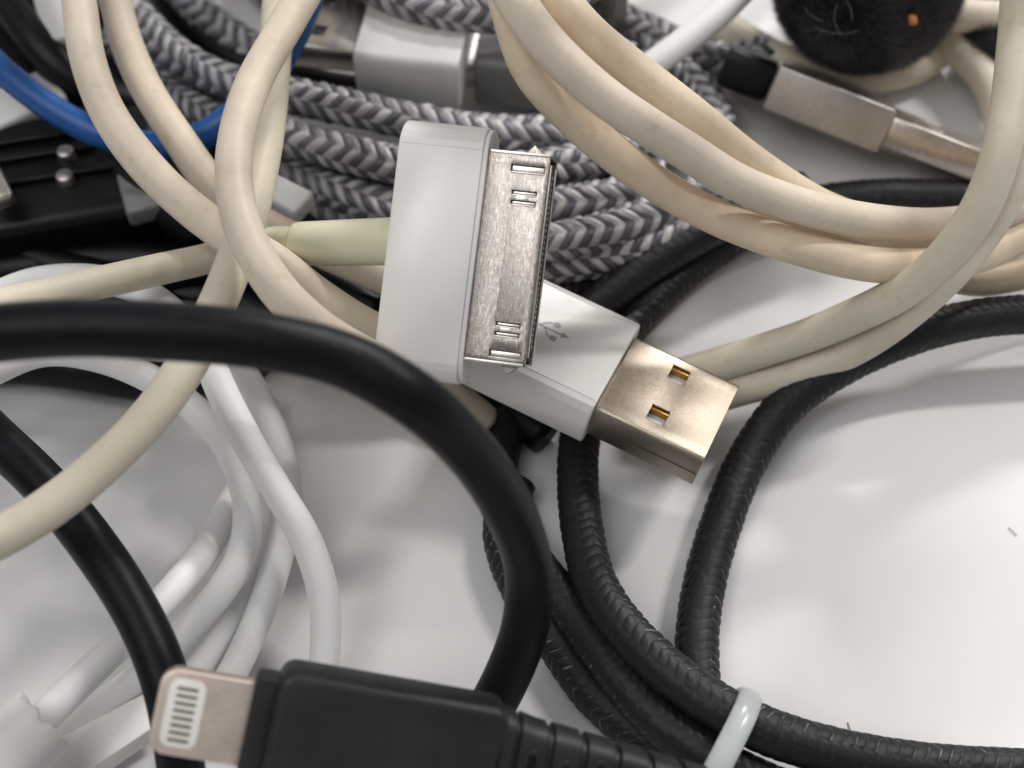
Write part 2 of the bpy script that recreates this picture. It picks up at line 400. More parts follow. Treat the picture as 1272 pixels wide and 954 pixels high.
# strain relief and cable (local coordinates from the world points)
back = MD @ (Vector((-6.5, .9, -.2))*S)/S
bk = np.array(back); r0 = at(366, 303, 24.6)
pr = [r0*(1-t)+bk*t for t in (0, .33, .66, 1)]
C, s_ = spline(pr, .4); T, A, B = frames(C); seg = 32; th = np.linspace(0, 2*math.pi, seg, endpoint=False)
L = s_[-1]
rad = np.interp(s_, [0, .01, .25, .6, 1.4, L], [1.9, 2.2, 2.36, 2.4, 2.42, 2.6])
V = C[:, None]+rad[:, None, None]*(np.cos(th)[None, :, None]*A[:, None]+np.sin(th)[None, :, None]*B[:, None])
V = np.array([toL(MD, p) for p in V.reshape(-1, 3)]); n = len(C)
Fc = [[i*seg+j, i*seg+(j+1) % seg, (i+1)*seg+(j+1) % seg, (i+1)*seg+j] for i in range(n-1) for j in range(seg)]
Fc += [list(range(seg))[::-1], [(n-1)*seg+j for j in range(seg)]]
mesh_obj('strain_relief', V, Fc, RELIEF, dock, sharp=60)
def sub_cable(name, parent, M, pts, r, mat, world=False, **k):
    o = sweep(name, pts, r, mat, None, world=world, **k)
    W = o.matrix_basis.copy(); o.parent = parent; o.matrix_parent_inverse = M.inverted(); return o
pp = [at(-60, 393, 35), at(-20, 383, 34), at(50, 368, 31), at(120, 352, 28), at(200, 334, 24), at(262, 320, 21.5), at(310, 306, 20.5), at(345, 300, 22.5), at(372, 303, 25)]
sub_cable('cable_run', dock, MD, pp, 1.72, CREAM_G, world=True)
sub_cable('worn_cable_core', dock, MD, [at(322, 303.5, 21.2), at(345, 300.3, 22.6), at(372, 303, 25)], 1.75, RELIEF, world=True)

# ---------------------------------------------------------------- white USB plug with its cream cable
MU = frame((11.28, -7.76, 12.63), (.890, -.443, -.104), (.428, .893, -.141))
usb = thing('usb_cable', MU, 'glossy white USB plug printed with grey trident symbol, on a cream cable', 'cable')
hp = []
for i in range(9):           # right rounded side
    a = math.radians(90-180*i/8); hp.append((6.0+1.75*math.cos(a)**.8 if math.cos(a) > 1e-6 else 6.0, 3.65*math.sin(a)))
hp2 = [(-y, z) for y, z in hp][::-1]
prf = hp+hp2
extrude('plug_housing', prf, -.05, -19.5, WHITE, usb, bev=.25, sharp=14)
uh = [(5.35, 7.45, 2.3, 4.55), (5.35, 7.45, -4.15, -1.9)]
wy = 6.0
uw = []
for s in (1, -1):
    uw.append([(s*(wy-.55), 2.25), (s*(wy-.25), 2.18), (s*(wy-.06), 1.98), (s*wy, 1.7), (s*wy, -2.45), (s*(wy-.08), -2.68), (s*(wy-.3), -2.75), (0, -2.75)])
plate('metal_shell', 0, 13, -wy+.55, wy-.55, 2.25, uh, NICKEL, usb, thick=.32, wrap=uw)
box('insulator_tongue', (6.3, 0, .35), (5.8, 5.3, .55), WHITE_P, usb, .1)
for cy in (3.4, -3.05):
    box('retention_tab', (6.4, cy+1.0, 1.35), (1.3, .22, .5), GOLD, usb, .03)
box('side_seam', (7.6, -6.02, -.55), (5.3, .03, .04), DARKSLOT, usb, 0)
box('highlight_ridge', (-4.6, -6.05, 3.66), (4.3, .045, .03), WHITE, usb, .015)  # raised line added to draw the crease highlight on this housing
# trident symbol, thin print on the housing's top face
def flat_stroke(pts, wdt, z):
    P = np.array(pts, float); T = np.gradient(P, axis=0); T /= np.linalg.norm(T, axis=1)[:, None]; Nn = np.stack([-T[:, 1], T[:, 0]], 1)
    V = [(*p, z) for p in np.vstack([P+Nn*wdt/2, P-Nn*wdt/2])]; n = len(P)
    return V, [[i+n, i+n+1, i+1, i] for i in range(n-1)]
SV, SF = [], []
def addp(V, Fc):
    o = len(SV); SV.extend(V); SF.extend([[i+o for i in f] for f in Fc])
zt = 3.662; ox, oy = -10.6, .2
addp(*flat_stroke([(ox, oy), (ox+3.55, oy)], .24, zt))
addp([(ox+3.45, oy+.42, zt), (ox+3.45, oy-.42, zt), (ox+4.4, oy, zt)], [[0, 1, 2]])
def curve(p0, p1, p2, p3, n=14):
    t = np.linspace(0, 1, n)[:, None]; a, b, c, d = map(np.array, (p0, p1, p2, p3))
    return (1-t)**3*a+3*(1-t)**2*t*b+3*(1-t)*t*t*c+t**3*d
addp(*flat_stroke(curve((ox+.5, oy), (ox+1.1, oy+.1), (ox+1.1, oy+1.0), (ox+2.2, oy+1.0)), .2, zt+.003))
addp([(ox+2.45+.4*math.cos(a), oy+1.0+.4*math.sin(a), zt+.006) for a in np.linspace(0, 2*math.pi, 20, endpoint=False)], [list(range(20))])
addp(*flat_stroke(curve((ox+1.1, oy), (ox+1.8, oy-.1), (ox+1.7, oy-1.0), (ox+2.5, oy-1.0)), .2, zt+.003))
addp([(ox+2.45, oy-1.35, zt+.006), (ox+3.15, oy-1.35, zt+.006), (ox+3.15, oy-.65, zt+.006), (ox+2.45, oy-.65, zt+.006)], [[0, 1, 2, 3]])
mesh_obj('usb_symbol', SV, SF, INK, usb, smooth=False)
sub_cable('cable_run', usb, MU, px([(88, -60, 31), (98, 0, 30), (108, 70, 29), (133, 138, 28), (176, 200, 27), (232, 255, 26.5), (290, 297, 26.5), (340, 325, 26), (392, 366, 24), (452, 405, 21), (500, 425, 18), (545, 432, 15.5), (568, 436, 14.6)])
          + [np.array(MU @ (Vector((-19, 0, 0))*S)/S)], 2.05, CREAM, world=True)

# ---------------------------------------------------------------- cream cables at the left
def top_cable(name, pts, r, mat, label, cat='cable', group=None, **k):
    return tag(sweep(name, pts, r, mat, **k), label, cat, group)
top_cable('cream_cable', [(120, -60, 24), (140, -10, 24), (156, 50, 23.5), (182, 110, 23), (222, 172, 22), (262, 228, 20), (300, 262, 18), (350, 289, 15), (400, 312, 13), (460, 338, 11), (530, 370, 9), (640, 430, 3.5), (700, 480, 2.2)], 2.0, CREAM,
          'cream cable right beside the leftmost cream strand, passing under the yellowed strain relief')
top_cable('cream_cable', [(420, -70, 38), (388, -25, 38), (350, 40, 37.5), (316, 100, 37), (296, 160, 37), (290, 215, 37), (298, 270, 37), (320, 322, 36.5), (352, 368, 35), (392, 405, 32), (440, 435, 28), (500, 462, 20), (560, 490, 10), (600, 520, 4)], 1.92, CREAM,
          'thick cream cable loop curving over the other cream cables left of the flat white plug')
top_cable('cream_cable', [(352, -60, 26), (346, 0, 27), (342, 60, 28), (336, 130, 29), (326, 200, 30), (310, 268, 31), (288, 335, 31), (262, 395, 31), (228, 460, 31), (184, 520, 31), (130, 575, 31), (68, 626, 31), (0, 668, 31), (-70, 700, 31)], 1.95, CREAM_G,
          'cream cable crossing behind the thick cream loop down to the left edge')
# small yellow glue collar on the bent cable is not a separate thing; fold marks stay in the material

# ---------------------------------------------------------------- cream coil at upper right
coil = thing('cream_cable_coil', frame(at(900, 220, 0), (1, 0, 0)), 'coil of aged yellowish cream cable sweeping from the top centre to the right edge', 'cable')
MC = coil.matrix_world.copy()
def cl(pts, r, mat):
    pts = [(x, y, z+12*max(0, min(1, 1-y/250))**.8) for x, y, z in pts]; sub_cable('cable_loop', coil, MC, px(pts), r, mat, world=True)
cl([(616, -60, 34), (636, 20, 34), (658, 85, 33), (710, 145, 31), (770, 196, 29), (830, 238, 27), (895, 272, 25), (980, 304, 23.5), (1060, 325, 22), (1130, 331, 20), (1190, 325, 18.5), (1240, 308, 17), (1300, 280, 17)], 2.0, CREAM_W)
cl([(610, -60, 36), (640, 0, 36), (680, 55, 36), (745, 116, 35), (798, 153, 34), (850, 186, 32.5), (915, 226, 30.5), (980, 251, 28.5), (1040, 268, 26), (1100, 277, 23.5), (1160, 280, 21), (1215, 274, 19.5), (1300, 245, 18)], 2.0, CREAM)
cl([(660, -60, 33), (690, -5, 32.5), (730, 42, 32), (776, 80, 31), (825, 118, 30), (866, 150, 29), (915, 190, 27), (965, 226, 24.5), (1020, 258, 20), (1080, 280, 17), (1140, 292, 14), (1200, 290, 12.5), (1300, 262, 12.5)], 2.15, CREAM_W)
cl([(640, -60, 28), (665, 0, 28), (700, 58, 28), (760, 108, 27), (820, 158, 25), (880, 205, 21), (950, 250, 18), (1010, 283, 15.5), (1080, 306, 13), (1150, 335, 10.5), (1210, 349, 9.5), (1250, 345, 9.5), (1320, 325, 9.5)], 1.95, CREAM_W)

cp = thing('cream_cable_pair', frame(at(900, 465, 0), (1, 0, 0)), 'two greyish cream cable runs rising from under the metal USB tip to the right edge, with added unseen arches', 'cable')
MP = cp.matrix_world.copy()
sub_cable('cable_run', cp, MP, px([(800, 480, 4), (850, 464, 5.5), (881, 456, 6.5), (948, 435, 9), (1000, 418, 11), (1048, 398, 14), (1100, 374, 18), (1148, 344, 22), (1190, 300, 26.5), (1222, 250, 30.5), (1243, 190, 34), (1256, 120, 36), (1264, 40, 38), (1272, -40, 42)], e1=False)+[np.array(q) for q in ((74, 68, 64), (60, 50, 82), (38, 36, 88), (18, 26, 82), (0, 26, 76), (-16, 44, 74), (-30, 95, 50), (-34, 140, 20))], 2.05, CREAM_G, world=True)  # high arch out of view, added to cast a shadow band on the dock plug
sub_cable('cable_run', cp, MP, px([(830, 500, 2.4), (880, 495, 3.2), (915, 485, 4.5), (981, 467, 6.5), (1048, 440, 9), (1098, 411, 13), (1140, 378, 17.5), (1180, 340, 22.5), (1214, 300, 25), (1240, 262, 27.5), (1262, 215, 30), (1282, 140, 33), (1296, 50, 38)], e1=False)+[np.array(q) for q in ((76, 56, 62), (62, 38, 81), (40, 24, 88), (20, 14, 82), (2, 15, 76), (-12, 34, 78), (-24, 90, 56), (-26, 140, 26))], 2.0, CREAM_G, world=True)  # second unseen arch, shaped to shade the dock plug too

# ---------------------------------------------------------------- black cables in front
top_cable('black_cable', [(-160, 470, 50), (-60, 425, 52), (60, 409, 53), (200, 411, 53), (330, 424, 52), (430, 448, 50), (510, 492, 48), (580, 556, 41), (632, 632, 32), (657, 710, 23), (652, 780, 17), (630, 840, 12.5), (602, 893, 9), (570, 950, 5), (520, 1020, 3), (400, 1120, 2.4), (200, 1220, 2.4)], 2.35, BLACKR,
          'thick smooth black cable arching across the front from the left edge', seg=36)
top_cable('black_cable', [(-70, 480, 22), (-10, 540, 22), (55, 602, 22), (118, 680, 21), (164, 750, 20), (194, 812, 19), (212, 870, 17.5), (222, 930, 15), (226, 1010, 10)], 2.3, BLACKR,
          'smooth black cable running down from the left edge and behind the small flat metal plug', seg=36)

# ---------------------------------------------------------------- lightning style plug
s = 1.12
ML = frame((-23.04, -51.42, 27.01), (.969, -.098, -.226), (.207, .818, .536))
lt = thing('charging_cable', ML, 'black ribbed cable with small flat metal plug and eight contacts at the bottom', 'cable')
extrude('metal_tab', rrect(3.35*s, .8, .78, 4), 0, -5.6*s, ROSE, lt, bev=.02)
# rounded tip
tipv = []
pr_ = []
hw = 3.35*s; rc = 1.35
def outline(hw, x0, x1, r, n=6):
    P = [(x0, hw), (x0, -hw)]
    for cx, cy, a0 in ((x1+r, -hw+r, 270), (x1+r, hw-r, 180)):
        for i in range(n+1):
            a = math.radians(a0-90*i/n); P.append((cx+r*math.cos(a), cy+r*math.sin(a)))
    return P
def slab(name, P, z0, z1, mat, parent, bev=.15):
    bm = bmesh.new(); vs = [bm.verts.new((x*S, y*S, z0*S)) for x, y in P]; f = bm.faces.new(vs)
    r = bmesh.ops.extrude_face_region(bm, geom=[f]); 
    for v in r['geom']:
        if isinstance(v, bmesh.types.BMVert): v.co.z = z1*S
    bmesh.ops.recalc_face_normals(bm, faces=bm.faces)
    if bev: bmesh.ops.bevel(bm, geom=[e for e in bm.edges if abs(e.verts[0].co.z-e.verts[1].co.z) < 1e-9], offset=bev*S, segments=3, affect='EDGES', profile=.5)
    me = bpy.data.meshes.new(name); bm.to_mesh(me); bm.free(); me.materials.append(mat)
    for p in me.polygons: p.use_smooth = True
    me.set_sharp_from_angle(angle=math.radians(40))
    o = bpy.data.objects.new(name, me); COL.objects.link(o); o.parent = parent; return o
bpy.data.objects.remove(bpy.data.objects['metal_tab'])
slab('metal_tab', outline(hw, .3, -6.95*s, 1.5), -.8, .8, ROSE, lt, .22)
def rr2(x0, x1, y0, y1, r, n=6):
    P = []
    for cx, cy, a0 in ((x1-r, y1-r, 0), (x0+r, y1-r, 90), (x0+r, y0+r, 180), (x1-r, y0+r, 270)):
        for i in range(n+1):
            a = math.radians(a0+90*i/n); P.append((cx+r*math.cos(a), cy+r*math.sin(a)))
    return P
ins = slab('insulator', rr2(-6.95, -3.8, -2.95, 3.0, .9), .5, .86, m_plastic('ivory_insulator', (.84, .84, .79), .45, .04), lt, .05)
cm = None
for i in range(8):
    y = 2.2-4.5*i/7
    if cm is None:
        o = slab('contact', rr2(-.92, .92, -.155, .155, .14, 3), 0, .07, PIN, ins, .02); cm = o.data
    else: o = bpy.data.objects.new('contact', cm); COL.objects.link(o); o.parent = ins
    o.location = (-5.35*S, y*S, .83*S)
slab('collar', rr2(.05, 2.6, -4.6, 4.55, .5), -1.7, 1.5, BLACKM, lt, .3)
bd = slab('plug_body', rr2(2.0, 22.3, -6.3, 5.65, 1.4), -3.0, 2.7, BLACKM, lt, .9)
# strain relief tapering along +X with ribs and slots
def relief(x0, x1):
    V, Fc = [], []; nx = 110; th = np.linspace(0, 2*math.pi, 40, endpoint=False)
    for i in range(nx):
        x = x0+(x1-x0)*i/(nx-1); t = (x-x0)/(x1-x0)
        hy = np.interp(t, [0, .15, 1], [5.4, 4.7, 2.9]); hz = np.interp(t, [0, .3, 1], [2.75, 2.6, 2.4])
        ph = ((x-x0-1.1) % 3.1)/3.1
        gr = .38 if (x-x0 > 1.2 and .0 < ph < .17) else 0
        for a in th:
            e = .62
            cy, cz = math.copysign(abs(math.cos(a))**e, math.cos(a)), math.copysign(abs(math.sin(a))**e, math.sin(a))
            V.append((x, -.15+(hy-gr)*cy, -.1+(hz-gr)*cz))
    for i in range(nx-1):
        for j in range(40): Fc.append([i*40+j, i*40+(j+1) % 40, (i+1)*40+(j+1) % 40, (i+1)*40+j])
    Fc += [list(range(40))[::-1], [(nx-1)*40+j for j in range(40)]]
    return mesh_obj('strain_relief', V, Fc, BLACKM, lt, sharp=50)
sr = relief(22.0, 42)
for i in range(6):
    xc = 22.0+2.3+3.1*i; 
    if i % 2 == 0 or i < 6:
        zt_ = np.interp(xc, [22, 28, 42], [2.66, 2.5, 2.3])-.1
        yy = .8 if i % 2 == 0 else .3
        slab('slot_rim', rr2(xc-.15, xc+1.35, yy-1.75, yy+1.75, .7, 5), zt_-.3, zt_+.16, BLACKM, sr, .1)
        slab('slot_hole', rr2(xc+.2, xc+1.0, yy-1.35, yy+1.35, .38, 5), zt_-.2, zt_+.18, BLACKD, sr, 0)
e0 = np.array(ML @ (Vector((41, 0, 0))*S)/S); e1 = np.array(ML @ (Vector((48, -.3, -.4))*S)/S)
sub_cable('cable_run', lt, ML, [e0, e1, e1+np.array([8, -3, -4.]), e1+np.array([22, -12, -7.]), e1+np.array([40, -30, -8.])], 2.3, BLACKM, world=True)

# ---------------------------------------------------------------- white cables at lower left
wh = thing('white_cable', frame(at(280, 700, 0), (1, 0, 0)), 'loose coil of thin white cable with a short white sleeve at the lower left', 'cable')
MW = wh.matrix_world.copy()
def wl(pts, r=1.62): sub_cable('cable_loop', wh, MW, px(pts), r, WHITE_C, world=True, seg=24)
wl([(-60, 490, 14), (-10, 462, 15), (50, 438, 16), (120, 444, 17), (190, 472, 17), (246, 512, 16), (290, 568, 14), (308, 632, 12), (300, 690, 10), (268, 742, 8.5), (225, 788, 7), (177, 838, 5.5), (110, 888, 4), (50, 935, 2.5), (0, 980, 1.8)])
wl([(330, 500, 2), (316, 560, 3), (300, 600, 5), (279, 642, 7.5), (256, 682, 9.5), (226, 720, 11), (188, 762, 12.5), (139, 808, 13.5), (56, 890, 13.5), (10, 935, 13.5)])
wl([(250, 400, 12), (285, 435, 13), (310, 475, 13), (333, 520, 12.5), (348, 560, 12), (357, 605, 10), (353, 655, 8), (343, 702, 6.5), (323, 762, 5), (294, 826, 3.8), (258, 885, 3.0), (220, 940, 1.9)])
wl([(-60, 400, 13), (-10, 370, 14), (40, 350, 15), (100, 345, 16), (165, 357, 18), (215, 390, 20), (254, 440, 21), (282, 500, 20), (312, 556, 18.5), (346, 612, 16), (380, 670, 13), (400, 730, 10), (405, 790, 7), (398, 850, 4.5), (375, 930, 2)], 1.66)
wl([(340, 560, 2), (330, 640, 3), (322, 700, 4), (300, 752, 3.6), (262, 806, 2.6), (220, 868, 1.8)])
# sleeve: tapered ring with torn rim
ax0 = at(52, 896, 13.5); ax1 = at(-48, 988, 13.5); d = (ax1-ax0)/np.linalg.norm(ax1-ax0); u = np.cross(d, [0, 0, 1.]); u /= np.linalg.norm(u); v_ = np.cross(u, d)
V, Fc = [], []; seg = 48
prof_r = [(1.6, .5), (3.0, .12), (3.55, 0), (3.72, .25), (3.75, 1), (3.8, 6), (3.85, 14)]
for (rr, xx) in prof_r:
    for j in range(seg):
        a = 2*math.pi*j/seg; rag = (.22*math.sin(a*7)+.15*math.sin(a*13+1)) if xx < .3 else 0
        V.append(ax0+d*(xx+rag-.3)+rr*(math.cos(a)*u+math.sin(a)*v_))
for i in range(len(prof_r)-1):
    for j in range(seg): Fc.append([i*seg+j, i*seg+(j+1) % seg, (i+1)*seg+(j+1) % seg, (i+1)*seg+j])
o = mesh_obj('sleeve', V, Fc, WHITE_P, None); o.parent = wh; o.matrix_parent_inverse = MW.inverted()
# flat white tag
a_, b_, c_, d_ = at(48, 930, 5.5), at(180, 860, 5.5), at(191, 903, 5.5), at(70, 985, 5.5)
ctr = (a_+b_+c_+d_)/4; V = [p-ctr for p in (a_, b_, c_, d_)]
bmv = [(p[0], p[1]) for p in V]
tg = slab('flat_connector', bmv, -3.2, 0, WHITE_P, None, .2); tg.parent = None; tg.location = Vector(ctr)*S
tag(tg, 'flat white plastic piece lying beside the white sleeve in the lower left corner', 'connector')

# ---------------------------------------------------------------- blue cable
top_cable('blue_cable', [(-80, 10, 18), (-30, 55, 18), (15, 98, 18), (68, 137, 17), (130, 168, 16), (196, 181, 15), (252, 168, 16), (302, 132, 18), (342, 84, 21), (370, 34, 24), (388, -15, 26), (396, -70, 27)], 1.78, BLUE,
          'bright blue cable sagging behind the cream cables at the upper left')

# ---------------------------------------------------------------- braided grey cable coil
br = thing('braided_cable', frame(at(560, 200, 0), (1, 0, 0)), 'coil of grey and white braided cable lying behind the flat white plug', 'cable')
bl = []
for pts in (
    [(110, -60, 10), (140, -15, 10), (180, 32, 10), (230, 76, 10), (290, 103, 11), (360, 119, 11), (430, 133, 11), (520, 152, 10), (610, 165, 9), (690, 163, 8), (760, 150, 7), (830, 118, 6)],
    [(110, 40, 5), (160, 72, 5), (205, 112, 5), (262, 146, 7), (340, 168, 9), (420, 188, 10), (500, 206, 10), (600, 216, 10), (690, 206, 9), (750, 194, 8), (820, 170, 6), (880, 140, 5)],
    [(250, 172, 3), (320, 208, 4), (400, 233, 5), (470, 252, 6), (560, 266, 7), (650, 262, 8), (715, 252, 8), (780, 240, 7), (840, 214, 6)],
    [(290, 222, 2.5), (370, 258, 2.5), (460, 292, 2.5), (560, 308, 5), (640, 308, 9), (690, 300, 10), (750, 287, 10), (820, 262, 9), (880, 230, 8)],
    [(420, 320, 2.5), (520, 345, 2.5), (620, 342, 4), (700, 328, 6), (770, 315, 7), (835, 292, 7), (890, 250, 7), (900, 190, 6), (880, 130, 5), (840, 85, 4), (790, 50, 4)],
    [(190, -60, 5), (225, -10, 5), (270, 32, 5), (330, 70, 4), (400, 90, 2.5)],
    [(440, -30, 16), (500, 2, 16), (560, 16, 16), (620, 18, 16), (700, 0, 16), (760, -40, 16)],
    [(300, -60, 3), (330, -10, 3), (390, 10, 3)],
    [(760, 20, 6), (810, 40, 5), (850, 60, 5), (905, 75, 4), (960, 60, 4)]):
    o = braid(pts, None); o.parent = br; o.matrix_parent_inverse = br.matrix_world.inverted()

# ---------------------------------------------------------------- black stitched cable coil
sc = thing('stitched_cable', frame(at(850, 830, 0), (1, 0, 0)), 'black cable with zigzag stitched sleeve, coiled in loops round the lower right', 'cable')
for pts in (
    [(1290, 255, 2.4), (1180, 246, 2.4), (1100, 244, 2.4), (1020, 252, 2.4), (950, 275, 2.4), (880, 315, 2.4), (815, 370, 2.4), (765, 430, 2.6), (730, 500, 3.4), (718, 570, 4.2), (722, 650, 5.2), (740, 726, 6.2), (774, 779, 7), (824, 829, 8), (876, 868, 8.5), (945, 905, 8.5), (1030, 932, 7.5), (1150, 952, 6), (1300, 960, 5)],
    [(1000, 235, 6.8), (930, 262, 6.8), (860, 296, 6.8), (790, 340, 6), (725, 395, 4.5), (665, 460, 3), (630, 530, 2.5), (618, 600, 2.6), (640, 668, 3), (690, 735, 3.6), (741, 803, 4.4), (778, 850, 5), (817, 893, 5.6), (870, 933, 6), (940, 972, 6), (1050, 1010, 5)],
    [(640, 600, 2.2), (625, 660, 2.2), (650, 735, 2.2), (694, 800, 2.2), (735, 858, 2.2), (780, 900, 2.2), (850, 950, 2.2), (930, 1000, 2.2)],
    [(900, 960, 2.3), (880, 910, 2.3), (868, 850, 2.3), (866, 790, 2.3), (875, 725, 2.3), (896, 650, 2.5), (930, 568, 3.2), (978, 502, 5), (1050, 452, 7), (1140, 414, 8.5), (1220, 395, 9), (1320, 388, 9)],
    [(560, 390, 2.3), (660, 372, 2.3), (735, 352, 2.3), (805, 318, 2.3), (870, 282, 2.3), (950, 250, 2.3)]):
    o = stitch(pts, None); o.parent = sc; o.matrix_parent_inverse = sc.matrix_world.inverted()
# clear band round two strands
bc = (at(905, 905, 6)); d = at(950, 925, 7)-at(860, 875, 7); d /= np.linalg.norm(d)
d = np.array([d[0], d[1], 0]); d /= np.linalg.norm(d); side = np.array([-d[1], d[0], 0])
V, Fc = [], []; n = 60; q = 14
for i in range(n):
    a = 2*math.pi*i/n; c, s_ = math.cos(a), math.sin(a)
    cu = math.copysign(abs(c)**.6, c); su = math.copysign(abs(s_)**.8, s_)
    ctr = bc+side*(8.2*cu-4.6)+np.array([0, 0, 1.])*(6.6*su-.3)+d*(.9*s_)
    out = side*c+np.array([0, 0, 1.])*s_; out /= np.linalg.norm(out)
    for j in range(q):
        b = 2*math.pi*j/q; V.append(ctr+out*(.75*math.sin(b))+d*(1.3*math.cos(b)))
for i in range(n):
    for j in range(q): Fc.append([i*q+j, i*q+(j+1) % q, ((i+1) % n)*q+(j+1) % q, ((i+1) % n)*q+j])
o0 = bc; tag(mesh_obj('cable_band', np.array(V)-o0, Fc, CLEAR), 'milky clear plastic band holding the black stitched cable loops', 'band').location = Vector(o0)*S
# another pale cable just below the stitched loop at the right corner
top_cable('white_cable', [(1100, 975, 2), (1180, 952, 2), (1290, 940, 2)], 1.3, WHITE_C, 'thin white cable just showing beneath the stitched cable in the lower right corner')

# ---------------------------------------------------------------- USB plugs at the back
def usb_plug(name, M, label, hmat, smat, hl=14.5, hw=8.0, hh=3.8, sl=12, sw=6.0, sh=2.25, boot=None, sharp=20, r=1.2):
    t = thing(name, M, label, 'usb plug')
    extrude('plug_housing', rrect(hw, hh, r), -.05, -hl, hmat, t, bev=.5, sharp=sharp)
    uw = []
    for s in (1, -1): uw.append([(s*(sw-.5), sh), (s*(sw-.12), sh-.12), (s*sw, sh-.5), (s*sw, -sh+.5), (s*(sw-.5), -sh), (0, -sh)])
    plate('metal_shell', 0, sl, -sw+.5, sw-.5, sh, [(5, 7.2, 1.7, 3.9), (5, 7.2, -3.9, -1.7)], smat, t, thick=.35, wrap=uw)
    box('insulator_tongue', (sl/2, 0, -.5), (sl/2-.6, sw-.7, .6), WHITE_P, t, .1)
    if boot: extrude('boot', rrect(boot[0], boot[1], boot[2]), -hl, -hl-boot[3], BLACKD, t, bev=.8)
    return t
a = math.radians(171)
p = at(458, 46, 10); MK = frame(p+np.array([0, 0, .8]), (math.cos(a), math.sin(a), 0))
t1 = usb_plug('usb_plug', MK, 'pale grey plastic USB plug with bright metal tip behind the blue cable at the top', GREYP, NICKELB, hl=14.2, hw=8.8, hh=4.2)
p = at(598, 60, 7); MK = frame(p, (math.cos(math.radians(172)), math.sin(math.radians(172)), 0))
t2 = usb_plug('usb_plug', MK, 'dark grey USB plug half hidden behind the pale grey USB plug and the cream coil', GREYD, ALU, hl=16, hw=7.2, hh=4.2, sl=2)
# plug lying on its narrow side
pa = at(957, 108, 11); pb = at(1103, 165, 8.5); X = (pb-pa)/np.linalg.norm(pb-pa)
vd = (CAM-pb)/np.linalg.norm(CAM-pb); W = -(vd-X*vd.dot(X)); W /= np.linalg.norm(W)
W = W+np.array([0, .12, .07]); 
M4 = frame((pb[0], pb[1], pb[2]), tuple(X), tuple(W)); 
M4 = M4 @ Matrix.Translation(Vector((0, 5.6, 0))*S)
hl4 = float(np.linalg.norm(pb-pa))
t4 = usb_plug('usb_plug', M4, 'metal-cased USB plug with black boot standing on its edge below the black furry ball', ALU, SILVER, hl=hl4, hw=5.8, hh=3.1, sl=13.2, sw=5.4, sh=2.25, boot=(3.4, 2.8, 1.6, 7), sharp=50, r=.35)
# grey pink metal wedge at the top centre
p = at(745, 0, 8); box_ = slab('metal_clip', [(-4, 9), (-3.5, -3), (1.8, -5.5), (3.6, -4), (5, 9)], -8, 7, ALU, None, .4)
box_.parent = None; box_.location = Vector(p)*S; tag(box_, 'blurred grey metal plug end between the cream coil and a white cable at the top', 'connector')
top_cable('white_cable', [(770, 110, 10), (800, 88, 11), (845, 55, 12), (895, 15, 13), (950, -40, 14)], 1.9, WHITE_C, 'pale white cable slanting up to the top edge right of the cream coil')
top_cable('cream_cable', [(880, 20, 3), (930, 55, 3), (985, 82, 3), (1060, 95, 3), (1130, 85, 3), (1170, 60, 3)], 2.6, CREAM_G, 'cream cable passing flat beneath the black furry ball')
top_cable('cream_cable', [(1150, 30, 5), (1180, 55, 5), (1215, 85, 5), (1240, 130, 5), (1246, 190, 4), (1240, 240, 3)], 2.4, CREAM_G, 'blurred cream cable curving down behind the two cream runs at the right edge')
top_cable('cream_cable', [(1130, 10, 9), (1190, 20, 9), (1240, 22, 9), (1330, 30, 9)], 2.4, CREAM, 'blurred cream cable crossing the top right corner')

# ---------------------------------------------------------------- furry ball and dark fuzzy lump
def fur_ball(name, centre, rad, count, length, label, cat, squash=1.0):
    t = thing(name, frame(centre, (1, 0, 0)), label, cat)
    bm = bmesh.new(); bmesh.ops.create_icosphere(bm, subdivisions=4, radius=rad*S)
    for v in bm.verts: v.co.z *= squash; v.co *= 1+.03*math.sin(v.co.x*900)*math.cos(v.co.y*700)
    me = bpy.data.meshes.new('core'); bm.to_mesh(me); bm.free(); me.materials.append(FUR)
    o = bpy.data.objects.new('core', me); COL.objects.link(o); o.parent = t
    k = count; z = rng.uniform(-1, 1, k); a = rng.uniform(0, 2*math.pi, k); rr = np.sqrt(1-z*z)
    Nn = np.stack([rr*np.cos(a), rr*np.sin(a), z], 1)
    comb = np.stack([np.sin(Nn[:, 1]*5+1)+.3, -np.cos(Nn[:, 0]*4), np.sin(Nn[:, 2]*3)], 1)*.8+rng.normal(0, .45, (k, 3))
    comb -= Nn*(comb*Nn).sum(1)[:, None]
    P0 = Nn*rad*np.array([1, 1, squash]); side = np.cross(Nn, comb); side /= np.linalg.norm(side, axis=1)[:, None]+1e-9
    ln = length*rng.uniform(.5, 1.2, k)[:, None]; wd = .05
    P1 = P0+Nn*ln*.35+comb*ln*.35; P2 = P1+Nn*ln*.12+comb*ln*.45
    V = np.stack([P0-side*wd, P0+side*wd, P1+side*wd*.8, P1-side*wd*.8, P2], 1).reshape(-1, 3)
    b = np.arange(k)*5
    Fc = np.stack([b, b+1, b+2, b+3], 1).tolist()+np.stack([b+3, b+2, b+4], 1).tolist()
    f = mesh_obj('fur', V, Fc, FUR, t); f['kind'] = 'stuff'
    return t
fc = at(1080, -28, 16)
fb = fur_ball('furry_ball', fc, 11.8, 45000, 3.0, 'round black furry ball with a tiny orange fleck at the top right', 'pompom', squash=.95)
